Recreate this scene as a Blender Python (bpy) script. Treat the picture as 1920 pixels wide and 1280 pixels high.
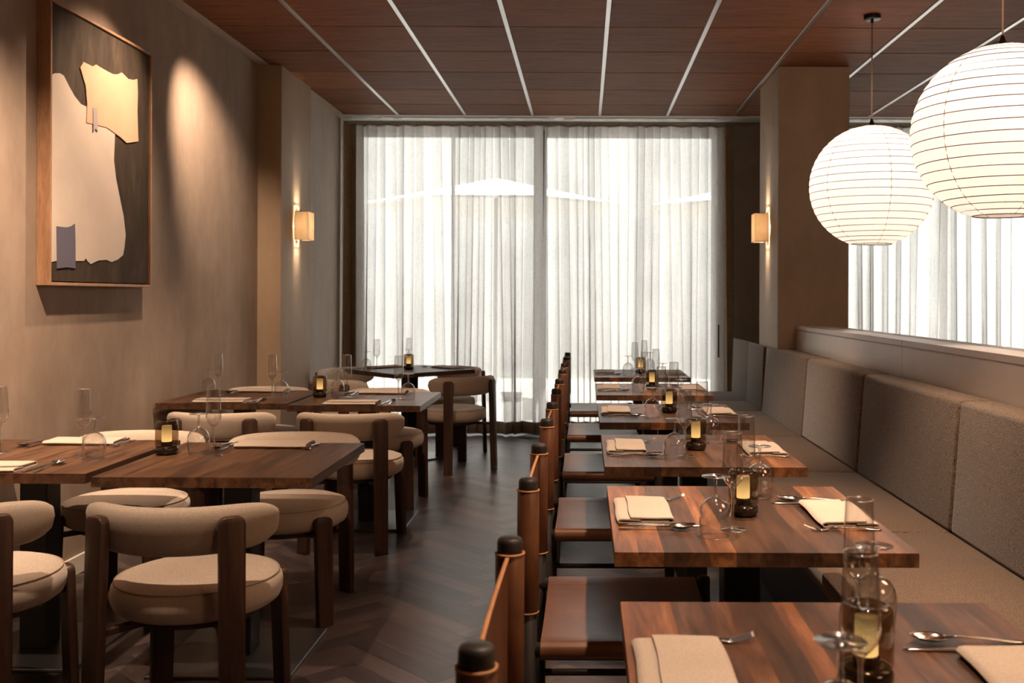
import bpy, bmesh, math, random
from mathutils import Vector, Matrix
R = random.Random(7)
PI = math.pi
S = bpy.context.scene
COL = S.collection
for o in list(bpy.data.objects):
    bpy.data.objects.remove(o)

# ------------------------------------------------------------------ camera
cam = bpy.data.cameras.new('camera')
cam.sensor_width = 36
cam.lens = 1850 / 1920 * 36
cam.shift_x = -137 / 1920
cam.shift_y = -84 / 1920
cam.clip_start = 0.05
cam.dof.use_dof = True
cam.dof.focus_distance = 3.7
cam.dof.aperture_fstop = 5.6
camo = bpy.data.objects.new('camera', cam)
COL.objects.link(camo)
camo.location = (0, 0, 1.32)
camo.rotation_euler = (PI / 2, -0.004, 0)
S.camera = camo

# ------------------------------------------------------------------ world, sun, exposure
S.view_settings.view_transform = 'Standard'
S.view_settings.look = 'None'
S.view_settings.exposure = 1.0
S.view_settings.gamma = 1.0
S.view_settings.use_curve_mapping = False
S.cycles.use_denoising = True
S.cycles.max_bounces = 10
S.cycles.diffuse_bounces = 5
S.cycles.glossy_bounces = 4
S.cycles.transmission_bounces = 8
S.cycles.transparent_max_bounces = 24
S.cycles.caustics_reflective = False
S.cycles.caustics_refractive = False
S.cycles.sample_clamp_indirect = 6.0
W = bpy.data.worlds.new('sky')
S.world = W
W.use_nodes = True
bg = W.node_tree.nodes['Background']
bg.inputs[0].default_value = (1.0, 0.985, 0.965, 1)
bg.inputs[1].default_value = 2.9


def light(name, kind, loc, energy, color=(1, .72, .45), aim=None, size=.05, angle=60, blend=.3, parent=None):
    l = bpy.data.lights.new(name, kind)
    l.energy = energy
    l.color = color
    if kind == 'SUN':
        l.angle = size
    else:
        l.shadow_soft_size = size
    if kind == 'SPOT':
        l.spot_size = math.radians(angle)
        l.spot_blend = blend
    o = bpy.data.objects.new(name, l)
    COL.objects.link(o)
    o.location = loc
    if aim is not None:
        o.rotation_euler = (Vector(aim) - Vector(loc)).to_track_quat('-Z', 'Y').to_euler()
    if parent:
        o.parent = parent
    return o


light('sun', 'SUN', (0, 20, 20), 9.0, (1, .95, .88), aim=(-4.5, 11, 0), size=.01)
WARM = (1, .71, .50)
# recessed ceiling spots above and behind the camera (outside the frame)
light('wall_spot', 'SPOT', (-1.90, 5.50, 2.98), 120, WARM, aim=(-2.42, 6.28, 2.06), size=.03, angle=57, blend=1.0)
light('wall_spot', 'SPOT', (-1.78, 5.05, 2.98), 80, WARM, aim=(-2.42, 4.75, 1.75), size=.025, angle=80, blend=1.0)
light('wall_spot', 'SPOT', (-1.60, 3.30, 2.98), 220, WARM, aim=(-2.42, 3.75, 1.1), size=.03, angle=74, blend=1.0)
# added warm fill outside the frame, placed as if the lantern row went on
light('lantern_beyond_frame', 'POINT', (1.73, 2.28, 2.0), 17, (1, .59, .33), size=.34)
light('lantern_beyond_frame', 'POINT', (1.73, 0.47, 2.0), 16, (1, .59, .33), size=.34)
light('table_spot', 'SPOT', (0.62, 1.75, 2.98), 117, WARM, aim=(0.50, 1.85, 0.7), size=.03, angle=66, blend=.7)
light('table_spot', 'SPOT', (0.62, 3.30, 2.98), 137, WARM, aim=(0.48, 3.45, 0.7), size=.03, angle=66, blend=.7)
light('table_spot', 'SPOT', (0.62, 5.00, 2.98), 132, WARM, aim=(0.48, 5.9, 0.7), size=.03, angle=62, blend=.7)
light('table_spot', 'SPOT', (-1.20, 2.35, 2.98), 98, WARM, aim=(-1.35, 3.1, 0.6), size=.03, angle=66, blend=.7)
light('table_spot', 'SPOT', (-1.20, 4.90, 2.98), 104, WARM, aim=(-1.5, 5.8, 0.7), size=.03, angle=60, blend=.7)
light('bench_spot', 'SPOT', (1.55, 2.9, 2.98), 76, WARM, aim=(1.45, 3.2, 0.9), size=.03, angle=80, blend=.8)


# ------------------------------------------------------------------ materials
def mat(name):
    m = bpy.data.materials.new(name)
    m.use_nodes = True
    nt = m.node_tree
    return m, nt, nt.nodes['Principled BSDF'], nt.nodes['Material Output']


def node(nt, typ, **kw):
    n = nt.nodes.new(typ)
    for k, v in kw.items():
        if k in n.inputs.keys():
            n.inputs[k].default_value = v
        else:
            setattr(n, k, v)
    return n


def ramp(nt, fac, stops):
    r = nt.nodes.new('ShaderNodeValToRGB')
    e = r.color_ramp.elements
    while len(e) < len(stops):
        e.new(0.5)
    for i, (p, c) in enumerate(stops):
        e[i].position = p
        e[i].color = (*c, 1)
    nt.links.new(fac, r.inputs[0])
    return r.outputs[0]


def mapped(nt, scale=(1, 1, 1), coord='Object', rnd=False):
    tc = nt.nodes.new('ShaderNodeTexCoord')
    mp = nt.nodes.new('ShaderNodeMapping')
    mp.inputs['Scale'].default_value = scale
    nt.links.new(tc.outputs[coord], mp.inputs['Vector'])
    if rnd:
        oi = nt.nodes.new('ShaderNodeObjectInfo')
        ml = node(nt, 'ShaderNodeMath', operation='MULTIPLY')
        ml.inputs[1].default_value = 37.0
        nt.links.new(oi.outputs['Random'], ml.inputs[0])
        nt.links.new(ml.outputs[0], mp.inputs['Location'])
    return mp.outputs[0]


def noise(nt, vec, scale, detail=4, rough=.55, dist=0.0):
    n = node(nt, 'ShaderNodeTexNoise')
    n.inputs['Scale'].default_value = scale
    n.inputs['Detail'].default_value = detail
    n.inputs['Roughness'].default_value = rough
    n.inputs['Distortion'].default_value = dist
    nt.links.new(vec, n.inputs['Vector'])
    return n.outputs['Fac']


def bump(nt, bsdf, height, strength=.2, dist=.002):
    b = node(nt, 'ShaderNodeBump')
    b.inputs['Strength'].default_value = strength
    b.inputs['Distance'].default_value = dist
    nt.links.new(height, b.inputs['Height'])
    nt.links.new(b.outputs[0], bsdf.inputs['Normal'])


def simple(name, color, rough=.5, metal=0.0, var=0.0, vscale=8, spec=None, emit=None, estr=0):
    m, nt, b, o = mat(name)
    b.inputs['Roughness'].default_value = rough
    b.inputs['Metallic'].default_value = metal
    if spec is not None:
        b.inputs['Specular IOR Level'].default_value = spec
    if var:
        f = noise(nt, mapped(nt), vscale)
        lo = tuple(c * (1 - var) for c in color)
        hi = tuple(min(1, c * (1 + var)) for c in color)
        nt.links.new(ramp(nt, f, [(.3, lo), (.7, hi)]), b.inputs['Base Color'])
    else:
        b.inputs['Base Color'].default_value = (*color, 1)
    if emit:
        b.inputs['Emission Color'].default_value = (*emit, 1)
        b.inputs['Emission Strength'].default_value = estr
    return m


def wood(name, stops, scale, rough=.4, grain=(1, 14, 14), rnd=True, tone=None, bstr=.15, coord='Object', spec=.5):
    """stops: grain colours; tone: per-piece multiplier colours picked by object random"""
    m, nt, b, o = mat(name)
    v = mapped(nt, grain, coord, rnd)
    f1 = noise(nt, v, scale, 5, .6, .6)
    c = ramp(nt, f1, stops)
    f2 = noise(nt, v, scale * 7, 3, .6)
    mx = node(nt, 'ShaderNodeMix', data_type='RGBA', blend_type='MULTIPLY')
    mx.inputs['Factor'].default_value = .45
    nt.links.new(c, mx.inputs[6])
    nt.links.new(ramp(nt, f2, [(.35, (.55, .5, .48)), (.6, (1, 1, 1))]), mx.inputs[7])
    out = mx.outputs[2]
    if tone:
        oi = node(nt, 'ShaderNodeObjectInfo')
        m2 = node(nt, 'ShaderNodeMix', data_type='RGBA', blend_type='MULTIPLY')
        m2.inputs['Factor'].default_value = 1
        nt.links.new(out, m2.inputs[6])
        r = oi.outputs['Color'] if tone == 'piece' else ramp(nt, oi.outputs['Random'], tone)
        nt.links.new(r, m2.inputs[7])
        out = m2.outputs[2]
    nt.links.new(out, b.inputs['Base Color'])
    b.inputs['Roughness'].default_value = rough
    b.inputs['Specular IOR Level'].default_value = spec
    bump(nt, b, f2, bstr, .001)
    return m


def plaster(name, lo, hi, rough=.75):
    m, nt, b, o = mat(name)
    v = mapped(nt, (1, 1, .35))
    f = noise(nt, v, 1.6, 8, .62, .4)
    g = noise(nt, mapped(nt, (1, 1, .5)), 9, 6, .7, .2)
    ad = node(nt, 'ShaderNodeMath', operation='MULTIPLY_ADD')
    ad.inputs[1].default_value = .35
    nt.links.new(g, ad.inputs[0])
    sc = node(nt, 'ShaderNodeMath', operation='MULTIPLY')
    sc.inputs[1].default_value = .65
    nt.links.new(f, sc.inputs[0])
    nt.links.new(sc.outputs[0], ad.inputs[2])
    nt.links.new(ramp(nt, ad.outputs[0], [(.36, lo), (.64, hi)]), b.inputs['Base Color'])
    b.inputs['Roughness'].default_value = rough
    b.inputs['Specular IOR Level'].default_value = .25
    bump(nt, b, g, .12, .003)
    return m


def fabric(name, lo, hi, scale=260, rough=.95, bstr=.5, wscale=None, stretch=(1, 1, 1)):
    m, nt, b, o = mat(name)
    v = mapped(nt, stretch)
    f = noise(nt, v, scale, 1.5, .6)
    g = noise(nt, v, 5, 3, .5)
    mx = node(nt, 'ShaderNodeMix', data_type='RGBA', blend_type='MULTIPLY')
    mx.inputs['Factor'].default_value = .5
    nt.links.new(ramp(nt, f, [(.41, lo), (.59, hi)]), mx.inputs[6])
    nt.links.new(ramp(nt, g, [(.3, (.82, .82, .82)), (.7, (1, 1, 1))]), mx.inputs[7])
    nt.links.new(mx.outputs[2], b.inputs['Base Color'])
    b.inputs['Roughness'].default_value = rough
    b.inputs['Specular IOR Level'].default_value = .15
    b.inputs['Sheen Weight'].default_value = .25
    b.inputs['Sheen Roughness'].default_value = .5
    bump(nt, b, f, bstr, .0015)
    return m


def thin_glass(name, tint, ior=1.45, boost=1.0, rough=0.0, power=4.0):
    m, nt, b, o = mat(name)
    nt.nodes.remove(b)
    # Schlick reflectance from the angle to the surface, the same for both sides of the thin wall
    ge = node(nt, 'ShaderNodeNewGeometry')
    dt = node(nt, 'ShaderNodeVectorMath', operation='DOT_PRODUCT')
    nt.links.new(ge.outputs['Normal'], dt.inputs[0])
    nt.links.new(ge.outputs['Incoming'], dt.inputs[1])
    ab = node(nt, 'ShaderNodeMath', operation='ABSOLUTE')
    nt.links.new(dt.outputs['Value'], ab.inputs[0])
    iv = node(nt, 'ShaderNodeMath', operation='SUBTRACT')
    iv.inputs[0].default_value = 1.0
    nt.links.new(ab.outputs[0], iv.inputs[1])
    pw = node(nt, 'ShaderNodeMath', operation='POWER')
    pw.inputs[1].default_value = power
    nt.links.new(iv.outputs[0], pw.inputs[0])
    f0 = ((ior - 1) / (ior + 1)) ** 2
    ml = node(nt, 'ShaderNodeMath', operation='MULTIPLY_ADD', use_clamp=True)
    ml.inputs[1].default_value = 1 - f0
    ml.inputs[2].default_value = f0 * boost
    nt.links.new(pw.outputs[0], ml.inputs[0])
    t = node(nt, 'ShaderNodeBsdfTransparent')
    t.inputs[0].default_value = (*tint, 1)
    g = node(nt, 'ShaderNodeBsdfGlossy')
    g.inputs['Roughness'].default_value = rough
    mx = node(nt, 'ShaderNodeMixShader')
    nt.links.new(ml.outputs[0], mx.inputs[0])
    nt.links.new(t.outputs[0], mx.inputs[1])
    nt.links.new(g.outputs[0], mx.inputs[2])
    nt.links.new(mx.outputs[0], o.inputs[0])
    return m


def sheer(name, col, through, scale=90):
    """woven sheer cloth: part see-through, part translucent, part diffuse"""
    m, nt, b, o = mat(name)
    nt.nodes.remove(b)
    wv = noise(nt, mapped(nt, (.12, .12, 1)), scale * 2.2, 3, .75)
    wh = noise(nt, mapped(nt, (1, 1, .1)), scale * 1.6, 3, .75)
    ad = node(nt, 'ShaderNodeMath', operation='ADD')
    nt.links.new(wv, ad.inputs[0])
    nt.links.new(wh, ad.inputs[1])
    c1 = tuple(x * .80 for x in col)
    cc = ramp(nt, ad.outputs[0], [(.8, c1), (1.15 - .15, col)])
    slub = ramp(nt, noise(nt, mapped(nt, (1, .01, .05)), 16, 3, .6), [(.35, (.84, .84, .86)), (.6, (1, 1, 1))])  # bright and grey bands of the lit folds, put into the colour as streaks
    mslub = node(nt, 'ShaderNodeMix', data_type='RGBA', blend_type='MULTIPLY')
    mslub.inputs['Factor'].default_value = 1
    nt.links.new(cc, mslub.inputs[6])
    nt.links.new(slub, mslub.inputs[7])
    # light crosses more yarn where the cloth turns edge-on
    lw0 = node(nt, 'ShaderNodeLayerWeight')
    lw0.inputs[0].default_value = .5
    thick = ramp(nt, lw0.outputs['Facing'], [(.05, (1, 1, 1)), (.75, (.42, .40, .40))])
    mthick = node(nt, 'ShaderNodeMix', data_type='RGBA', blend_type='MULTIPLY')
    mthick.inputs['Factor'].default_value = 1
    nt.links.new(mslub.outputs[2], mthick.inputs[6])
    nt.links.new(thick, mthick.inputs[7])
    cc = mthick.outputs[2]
    tr = node(nt, 'ShaderNodeBsdfTranslucent')
    df = node(nt, 'ShaderNodeBsdfDiffuse')
    tp = node(nt, 'ShaderNodeBsdfTransparent')
    nt.links.new(cc, tr.inputs[0])
    nt.links.new(cc, df.inputs[0])
    m1 = node(nt, 'ShaderNodeMixShader')
    m1.inputs[0].default_value = .42
    nt.links.new(tr.outputs[0], m1.inputs[1])
    nt.links.new(df.outputs[0], m1.inputs[2])
    lw = node(nt, 'ShaderNodeLayerWeight')
    lw.inputs[0].default_value = .35
    mr = node(nt, 'ShaderNodeMapRange')
    mr.inputs['From Min'].default_value = 0
    mr.inputs['From Max'].default_value = .8
    mr.inputs['To Min'].default_value = through
    mr.inputs['To Max'].default_value = through * .15
    nt.links.new(lw.outputs['Facing'], mr.inputs['Value'])
    m2 = node(nt, 'ShaderNodeMixShader')
    nt.links.new(mr.outputs[0], m2.inputs[0])
    nt.links.new(m1.outputs[0], m2.inputs[1])
    nt.links.new(tp.outputs[0], m2.inputs[2])
    nt.links.new(m2.outputs[0], o.inputs[0])
    return m


def paper(name, col, through=.0, diff=.35, gain=0.0):
    m, nt, b, o = mat(name)
    nt.nodes.remove(b)
    f = noise(nt, mapped(nt), 14, 5, .7)
    cc = ramp(nt, f, [(.3, tuple(x * .93 for x in col)), (.7, col)])
    tr = node(nt, 'ShaderNodeBsdfTranslucent')
    df = node(nt, 'ShaderNodeBsdfDiffuse')
    nt.links.new(cc, tr.inputs[0])
    nt.links.new(cc, df.inputs[0])
    m1 = node(nt, 'ShaderNodeMixShader')
    m1.inputs[0].default_value = diff
    nt.links.new(tr.outputs[0], m1.inputs[1])
    nt.links.new(df.outputs[0], m1.inputs[2])
    nt.links.new(m1.outputs[0], o.inputs[0])
    return m


M = {}
M['wall'] = plaster('taupe_plaster', (.25, .185, .140), (.385, .30, .235))
M['pillar'] = plaster('pillar_plaster', (.35, .255, .17), (.43, .325, .225), .6)
M['wall_pale'] = plaster('pale_plaster', (.40, .335, .28), (.52, .45, .385))  # wall plaster by the window, daylight put into its lighter colour
M['pier'] = simple('pier_plaster', (.30, .265, .235), .8, var=.08)
M['trim'] = simple('painted_trim', (.50, .42, .34), .6, var=.05)
M['base'] = simple('white_baseboard', (.62, .56, .48), .5)
M['partition'] = plaster('partition_laminate', (.62, .545, .48), (.68, .60, .53), .35)
M['slot'] = simple('dark_slot', (.012, .010, .009), .8)
M['ceil'] = wood('ceiling_veneer', [(.3, (.190, .078, .040)), (.5, (.255, .106, .055)), (.72, (.315, .135, .072))], 3.2,
                 rough=.6, grain=(1, 9, 9), tone=[(0, (.8, .8, .82)), (1, (1.1, 1.06, 1.0))], bstr=.08, spec=.12)
M['ceil_back'] = simple('ceiling_void', (.006, .005, .005), .9)
M['grid'] = simple('satin_grid_metal', (.62, .60, .60), .28, .9)
M['floor_base'] = simple('floor_joint', (.010, .008, .007), .9)
M['floor'] = wood('smoked_oak', [(.25, (.044, .033, .031)), (.5, (.068, .051, .048)), (.75, (.098, .075, .069))], 3.0,
                  rough=.34, grain=(1.2, 16, 16), tone=[(0, (.55, .55, .60)), (1, (1.5, 1.40, 1.33))], bstr=.2)
M['header'] = simple('curtain_header_white', (.80, .78, .75), .4)
M['curtain'] = sheer('sheer_linen', (.74, .715, .69), .24)
M['hem'] = simple('linen_double_hem', (.34, .27, .19), .9, var=.15, vscale=40)  # bottom hem; on the side strips the brown paints shade
M['tape'] = simple('heading_tape', (.25, .21, .17), .9)
M['dark_alu'] = simple('dark_window_frame', (.060, .052, .050), .45, .3)
M['pane'] = thin_glass('window_glass', (.97, .985, .98), 1.45, 1.0)
M['walnut'] = wood('walnut_stave', [(.36, (.060, .026, .013)), (.5, (.122, .056, .028)), (.64, (.195, .096, .048))], 2.2,
                   rough=.42, grain=(11, 1, 11),
                   tone='piece', bstr=.1, spec=.5)
M['steel_black'] = simple('black_powder_steel', (.012, .011, .011), .45)
M['plate'] = simple('burnished_steel_plate', (.22, .22, .225), .36, .9)
M['boucle'] = fabric('cream_weave', (.54, .445, .36), (.65, .55, .455), 330, bstr=.12, stretch=(.5, .5, 2.0))
M['seam'] = simple('cream_piping', (.42, .32, .22), .9)
M['chair_wood'] = wood('dark_stained_ash', [(.3, (.040, .018, .011)), (.55, (.070, .033, .020)), (.75, (.105, .052, .031))], 3,
                       rough=.42, grain=(14, 14, 1), bstr=.12)
M['leather'] = None
M['edge'] = simple('raw_leather_edge', (.46, .22, .095), .6, var=.12, vscale=30)
M['post'] = simple('blackened_wood', (.022, .017, .015), .5, var=.2, vscale=20)
M['bench'] = fabric('bench_tweed', (.034, .023, .016), (.25, .18, .128), 290, bstr=.07)
M['bench_seat'] = fabric('bench_seat_tweed', (.030, .019, .012), (.195, .130, .086), 310, bstr=.07)
M['paper'] = paper('lantern_paper', (.98, .90, .82))
M['rib'] = simple('bamboo_rib', (.060, .032, .014), .6)
M['string'] = simple('lantern_string', (.30, .17, .085), .8)
M['cord'] = simple('beige_cord', (.42, .28, .19), .8)
M['socket'] = simple('dark_bronze', (.045, .028, .018), .35, .7)
M['canopy'] = simple('black_ceiling_rose', (.014, .014, .016), .3)
M['bulb'] = simple('warm_bulb', (1, .9, .75), .5, emit=(1, .80, .55), estr=7)
M['sconce'] = paper('sconce_paper', (.98, .86, .68))
M['sconce_wood'] = simple('sconce_frame', (.20, .11, .05), .5)
M['smoke'] = thin_glass('smoked_glass', (.56, .47, .35), 1.5, 1.5, .03)
M['puck'] = simple('smoked_puck', (.018, .012, .009), .12, 0, spec=.6)
m, nt, b, o = mat('lamp_diffuser')      # ribbed tube lit by an LED at its foot: brightest low down
tc = node(nt, 'ShaderNodeTexCoord')
sx = node(nt, 'ShaderNodeSeparateXYZ')
nt.links.new(tc.outputs['Object'], sx.inputs[0])
mr = node(nt, 'ShaderNodeMapRange')
for k_, v_ in (('From Min', .05), ('From Max', .108), ('To Min', 1.0), ('To Max', .14)):
    mr.inputs[k_].default_value = v_
nt.links.new(sx.outputs['Z'], mr.inputs['Value'])
b.inputs['Base Color'].default_value = (.2, .15, .08, 1)
b.inputs['Emission Color'].default_value = (1, .68, .29, 1)
nt.links.new(mr.outputs[0], b.inputs['Emission Strength'])
M['glow'] = m
M['steel'] = simple('polished_cutlery', (.60, .57, .55), .16, 1.0)
M['napkin'] = fabric('linen_napkin', (.50, .415, .335), (.62, .525, .435), 420, bstr=.25)
M['glass'] = thin_glass('clear_glass', (.955, .955, .95), 1.5, 4.2, .03, 2.2)
M['foot'] = thin_glass('foot_glass', (.96, .96, .955), 1.5, 2.2, .08, 2.6)
M['rimstem'] = thin_glass('stem_sheen', (.93, .93, .925), 1.5, 6.0, .12, 1.4)
M['rim'] = thin_glass('rim_glass', (.9, .9, .9), 1.5, 12.0, .22, 1.6)
M['frame'] = wood('painting_frame', [(.3, (.30, .16, .085)), (.7, (.42, .24, .13))], 3, rough=.5, grain=(6, 6, 1), rnd=False)
M['cream'] = simple('cream_paint', (.56, .47, .39), .6, var=.07, vscale=5)
M['peach'] = simple('peach_paint', (.62, .37, .24), .6, var=.08, vscale=6)
M['blue'] = simple('slate_blue_paint', (.105, .095, .135), .6, var=.06)
M['lilac'] = simple('lilac_paint', (.36, .30, .31), .6)
M['pave'] = simple('terrace_paving', (.55, .53, .50), .8, var=.1, vscale=2)
M['facade'] = simple('pale_facade', (.62, .62, .60), .85, var=.25, vscale=.6)
M['parasol'] = simple('white_parasol_cloth', (.85, .84, .80), .9)

m, nt, b, o = mat('canvas_dark')
v = mapped(nt, (1, 1, .25))
f = noise(nt, v, 9, 7, .7, .6)
nt.links.new(ramp(nt, f, [(.3, (.030, .022, .016)), (.5, (.052, .038, .027)), (.75, (.095, .068, .046))]), b.inputs['Base Color'])
b.inputs['Roughness'].default_value = .75
b.inputs['Specular IOR Level'].default_value = .12
bump(nt, b, f, .2, .003)
M['canvas'] = m

m, nt, b, o = mat('saddle_leather')
v = mapped(nt, (1, 1, 1), 'Object', True)
f = noise(nt, v, 6, 6, .65, .5)
g = noise(nt, v, 120, 3, .6)
nt.links.new(ramp(nt, f, [(.25, (.080, .030, .014)), (.5, (.125, .049, .022)), (.78, (.19, .080, .037))]), b.inputs['Base Color'])
b.inputs['Roughness'].default_value = .36
b.inputs['Specular IOR Level'].default_value = .5
bump(nt, b, g, .15, .001)
M['leather'] = m


# ------------------------------------------------------------------ mesh helpers
class MB:
    def __init__(s):
        s.v, s.f, s.sm = [], [], []

    def add(s, verts, faces, smooth=False, mtx=None):
        n = len(s.v)
        s.v += [tuple(mtx @ Vector(p)) if mtx else tuple(p) for p in verts]
        s.f += [tuple(i + n for i in f) for f in faces]
        s.sm += [smooth] * len(faces)
        return s

    def box(s, x0, x1, y0, y1, z0, z1, mtx=None):
        vs = [(x, y, z) for z in (z0, z1) for y in (y0, y1) for x in (x0, x1)]
        fs = [(0, 2, 3, 1), (4, 5, 7, 6), (0, 1, 5, 4), (2, 6, 7, 3), (0, 4, 6, 2), (1, 3, 7, 5)]
        return s.add(vs, fs, False, mtx)

    def lathe(s, prof, n=24, smooth=True, mtx=None, cap0=True, cap1=True):
        vs, fs = [], []
        for r, z in prof:
            for i in range(n):
                a = 2 * PI * i / n
                vs.append((r * math.cos(a), r * math.sin(a), z))
        for j in range(len(prof) - 1):
            for i in range(n):
                k = (i + 1) % n
                fs.append((j * n + i, j * n + k, (j + 1) * n + k, (j + 1) * n + i))
        if cap0 and prof[0][0] > 1e-5:
            fs.append(tuple(reversed(range(n))))
        if cap1 and prof[-1][0] > 1e-5:
            L = (len(prof) - 1) * n
            fs.append(tuple(range(L, L + n)))
        return s.add(vs, fs, smooth, mtx)

    def tube(s, pts, r, n=8, closed=False, smooth=True, mtx=None, caps=True):
        """pts: centre line; r: radius or (rx, rz) or list of them"""
        P = [Vector(p) for p in pts]
        N = len(P)
        vs, fs = [], []
        up = Vector((0, 0, 1))
        for j in range(N):
            if closed:
                t = P[(j + 1) % N] - P[j - 1]
            else:
                t = P[min(j + 1, N - 1)] - P[max(j - 1, 0)]
            t.normalize()
            u = up if abs(t.z) < .95 else Vector((0, 1, 0))
            a = t.cross(u).normalized()
            b = a.cross(t).normalized()
            rr = r[j] if isinstance(r, list) else r
            ra, rb = rr if isinstance(rr, tuple) else (rr, rr)
            for i in range(n):
                q = 2 * PI * (i + .5) / n
                vs.append(P[j] + a * (ra * math.cos(q)) + b * (rb * math.sin(q)))
        m = N if closed else N - 1
        for j in range(m):
            for i in range(n):
                k = (i + 1) % n
                j2 = (j + 1) % N
                fs.append((j * n + i, j * n + k, j2 * n + k, j2 * n + i))
        if not closed and caps:
            fs.append(tuple(reversed(range(n))))
            fs.append(tuple(range((N - 1) * n, N * n)))
        return s.add(vs, fs, smooth, mtx)

    def ribbon(s, prof, a0, a1, t, axis='x', nseg=1, smooth=True, warp=None):
        """open 2-D profile given thickness t, extruded between a0 and a1 along x (profile = y,z) or y (profile = x,z)"""
        n = len(prof)
        left, right = [], []
        for i in range(n):
            p0 = Vector(prof[max(i - 1, 0)])
            p1 = Vector(prof[min(i + 1, n - 1)])
            d = (p1 - p0).normalized()
            nn = Vector((-d.y, d.x)) * (t / 2)
            c = Vector(prof[i])
            left.append(c + nn)
            right.append(c - nn)
        ring = left + right[::-1]
        m = len(ring)
        vs, fs = [], []
        for k in range(nseg + 1):
            a = a0 + (a1 - a0) * k / nseg
            for q in ring:
                p = (a, q.x, q.y) if axis == 'x' else (q.x, a, q.y)
                vs.append(warp(p) if warp else p)
        for k in range(nseg):
            for i in range(m):
                j = (i + 1) % m
                fs.append((k * m + i, k * m + j, (k + 1) * m + j, (k + 1) * m + i))
        for k in (0, nseg):
            for i in range(n - 1):
                q = (k * m + i, k * m + i + 1, k * m + m - 2 - i, k * m + m - 1 - i)
                fs.append(q)
        return s.add(vs, fs, smooth)

    def mesh(s, name, m, bevel=0, seg=2, sharp=None):
        me = bpy.data.meshes.new(name)
        me.from_pydata([tuple(p) for p in s.v], [], s.f)
        me.polygons.foreach_set('use_smooth', s.sm)
        bm = bmesh.new()
        bm.from_mesh(me)
        bmesh.ops.recalc_face_normals(bm, faces=bm.faces)
        if bevel:
            es = [e for e in bm.edges if len(e.link_faces) == 2 and e.calc_face_angle(0) > .5]
            bmesh.ops.bevel(bm, geom=es, offset=bevel, segments=seg, profile=.5, affect='EDGES')
            if seg > 1:
                for f in bm.faces:
                    f.smooth = True
        bmesh.ops.recalc_face_normals(bm, faces=bm.faces)
        bm.to_mesh(me)
        bm.free()
        if sharp is not None or (bevel and seg > 1):
            me.set_sharp_from_angle(angle=sharp if sharp is not None else 1.0)
        if m:
            me.materials.append(m)
        return me

    def obj(s, name, m, parent=None, bevel=0, seg=2, sharp=None, loc=None):
        return link(name, s.mesh(name, m, bevel, seg, sharp), parent, loc)


def link(name, me, parent=None, loc=None):
    o = bpy.data.objects.new(name, me)
    COL.objects.link(o)
    if parent:
        o.parent = parent
    if loc:
        o.location = loc
    return o


def struct(o):
    o['kind'] = 'structure'
    return o


def tag(o, label, cat, group=None):
    o['label'] = label
    o['category'] = cat
    if group:
        o['group'] = group
    return o


def thing(name, label, cat, loc=(0, 0, 0), rz=0, group=None):
    o = bpy.data.objects.new(name, None)
    COL.objects.link(o)
    o.location = loc
    o.rotation_euler = (0, 0, rz)
    o.empty_display_size = .1
    return tag(o, label, cat, group)


def copy_tree(o, parent=None):
    c = o.copy()
    COL.objects.link(c)
    c.parent = parent
    for ch in KIDS.get(o, []):
        copy_tree(ch, c)
    return c


KIDS = {}


class Proto:
    """first call uses the built thing itself, later calls copy it and its parts"""
    def __init__(s, build):
        s.build, s.root = build, None

    def put(s, loc, rz, label, group=None):
        if s.root is None:
            o = s.root = s.build()

            def walk(p):
                KIDS[p] = [q for q in bpy.data.objects if q.parent == p]
                for q in KIDS[p]:
                    walk(q)
            walk(o)
        else:
            o = copy_tree(s.root)
        o.location = loc
        o.rotation_euler = (0, 0, rz)
        o['label'] = label
        if group:
            o['group'] = group
        return o


def rotz(a):
    return Matrix.Rotation(a, 4, 'Z')


# ------------------------------------------------------------------ floor with herringbone planks
fl = struct(MB().box(-2.5, 6.3, -2.6, 9.75, -.25, -.012).obj('floor', M['floor_base']))
L_, W_ = .54, .09
planks = []
for m_ in range(-16, 17):
    for k in range(-60, 100):
        u, v = k * W_ - m_ * L_, k * W_ + m_ * L_
        for (a, b, c, d, ori) in ((u, u + L_, v, v + W_, 0), (u, u + W_, v + W_, v + W_ + L_, 1)):
            cu, cv = (a + b) / 2, (c + d) / 2
            x, y = (cu - cv) * .70711 - .45, (cu + cv) * .70711 + 3.3
            if -2.42 < x < 1.85 and 1.0 < y < 9.30:
                planks.append((x, y, ori))


def seen(p):
    x, y, _ = p
    if -1.0 < x < .12 and y > 3.2:
        return y
    if x <= -1.0 and y > 3.2 and x > -2.3:
        return y + 6 + abs(x + 1) * 1.5
    if .12 <= x < .7 and y > 3.2:
        return y + 7
    return 40 + y


planks.sort(key=seen)
plank_mb = MB().box(-L_ / 2 + .0002, L_ / 2 - .0002, -W_ / 2 + .0002, W_ / 2 - .0002, -.012, 0)
plank_me = plank_mb.mesh('plank', M['floor'])
for i, (x, y, ori) in enumerate(planks[:300]):
    o = link('plank', plank_me, fl, (x, y, R.uniform(-.0002, .0001)))
    o.rotation_euler = (R.uniform(-.002, .002), R.uniform(-.0004, .0004), PI / 4 if ori == 0 else -PI / 4 + PI)
rest = MB()
for (x, y, ori) in planks[300:]:
    rest.add(plank_mb.v, plank_mb.f, False,
             Matrix.Translation((x, y, R.uniform(-.0008, 0))) @ rotz(PI / 4 if ori == 0 else -PI / 4))
rest.box(-2.5, 6.2, -2.5, .7, -.012, -.001)
o = rest.obj('plank_field', M['floor'], fl)
o['kind'] = 'stuff'

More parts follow.
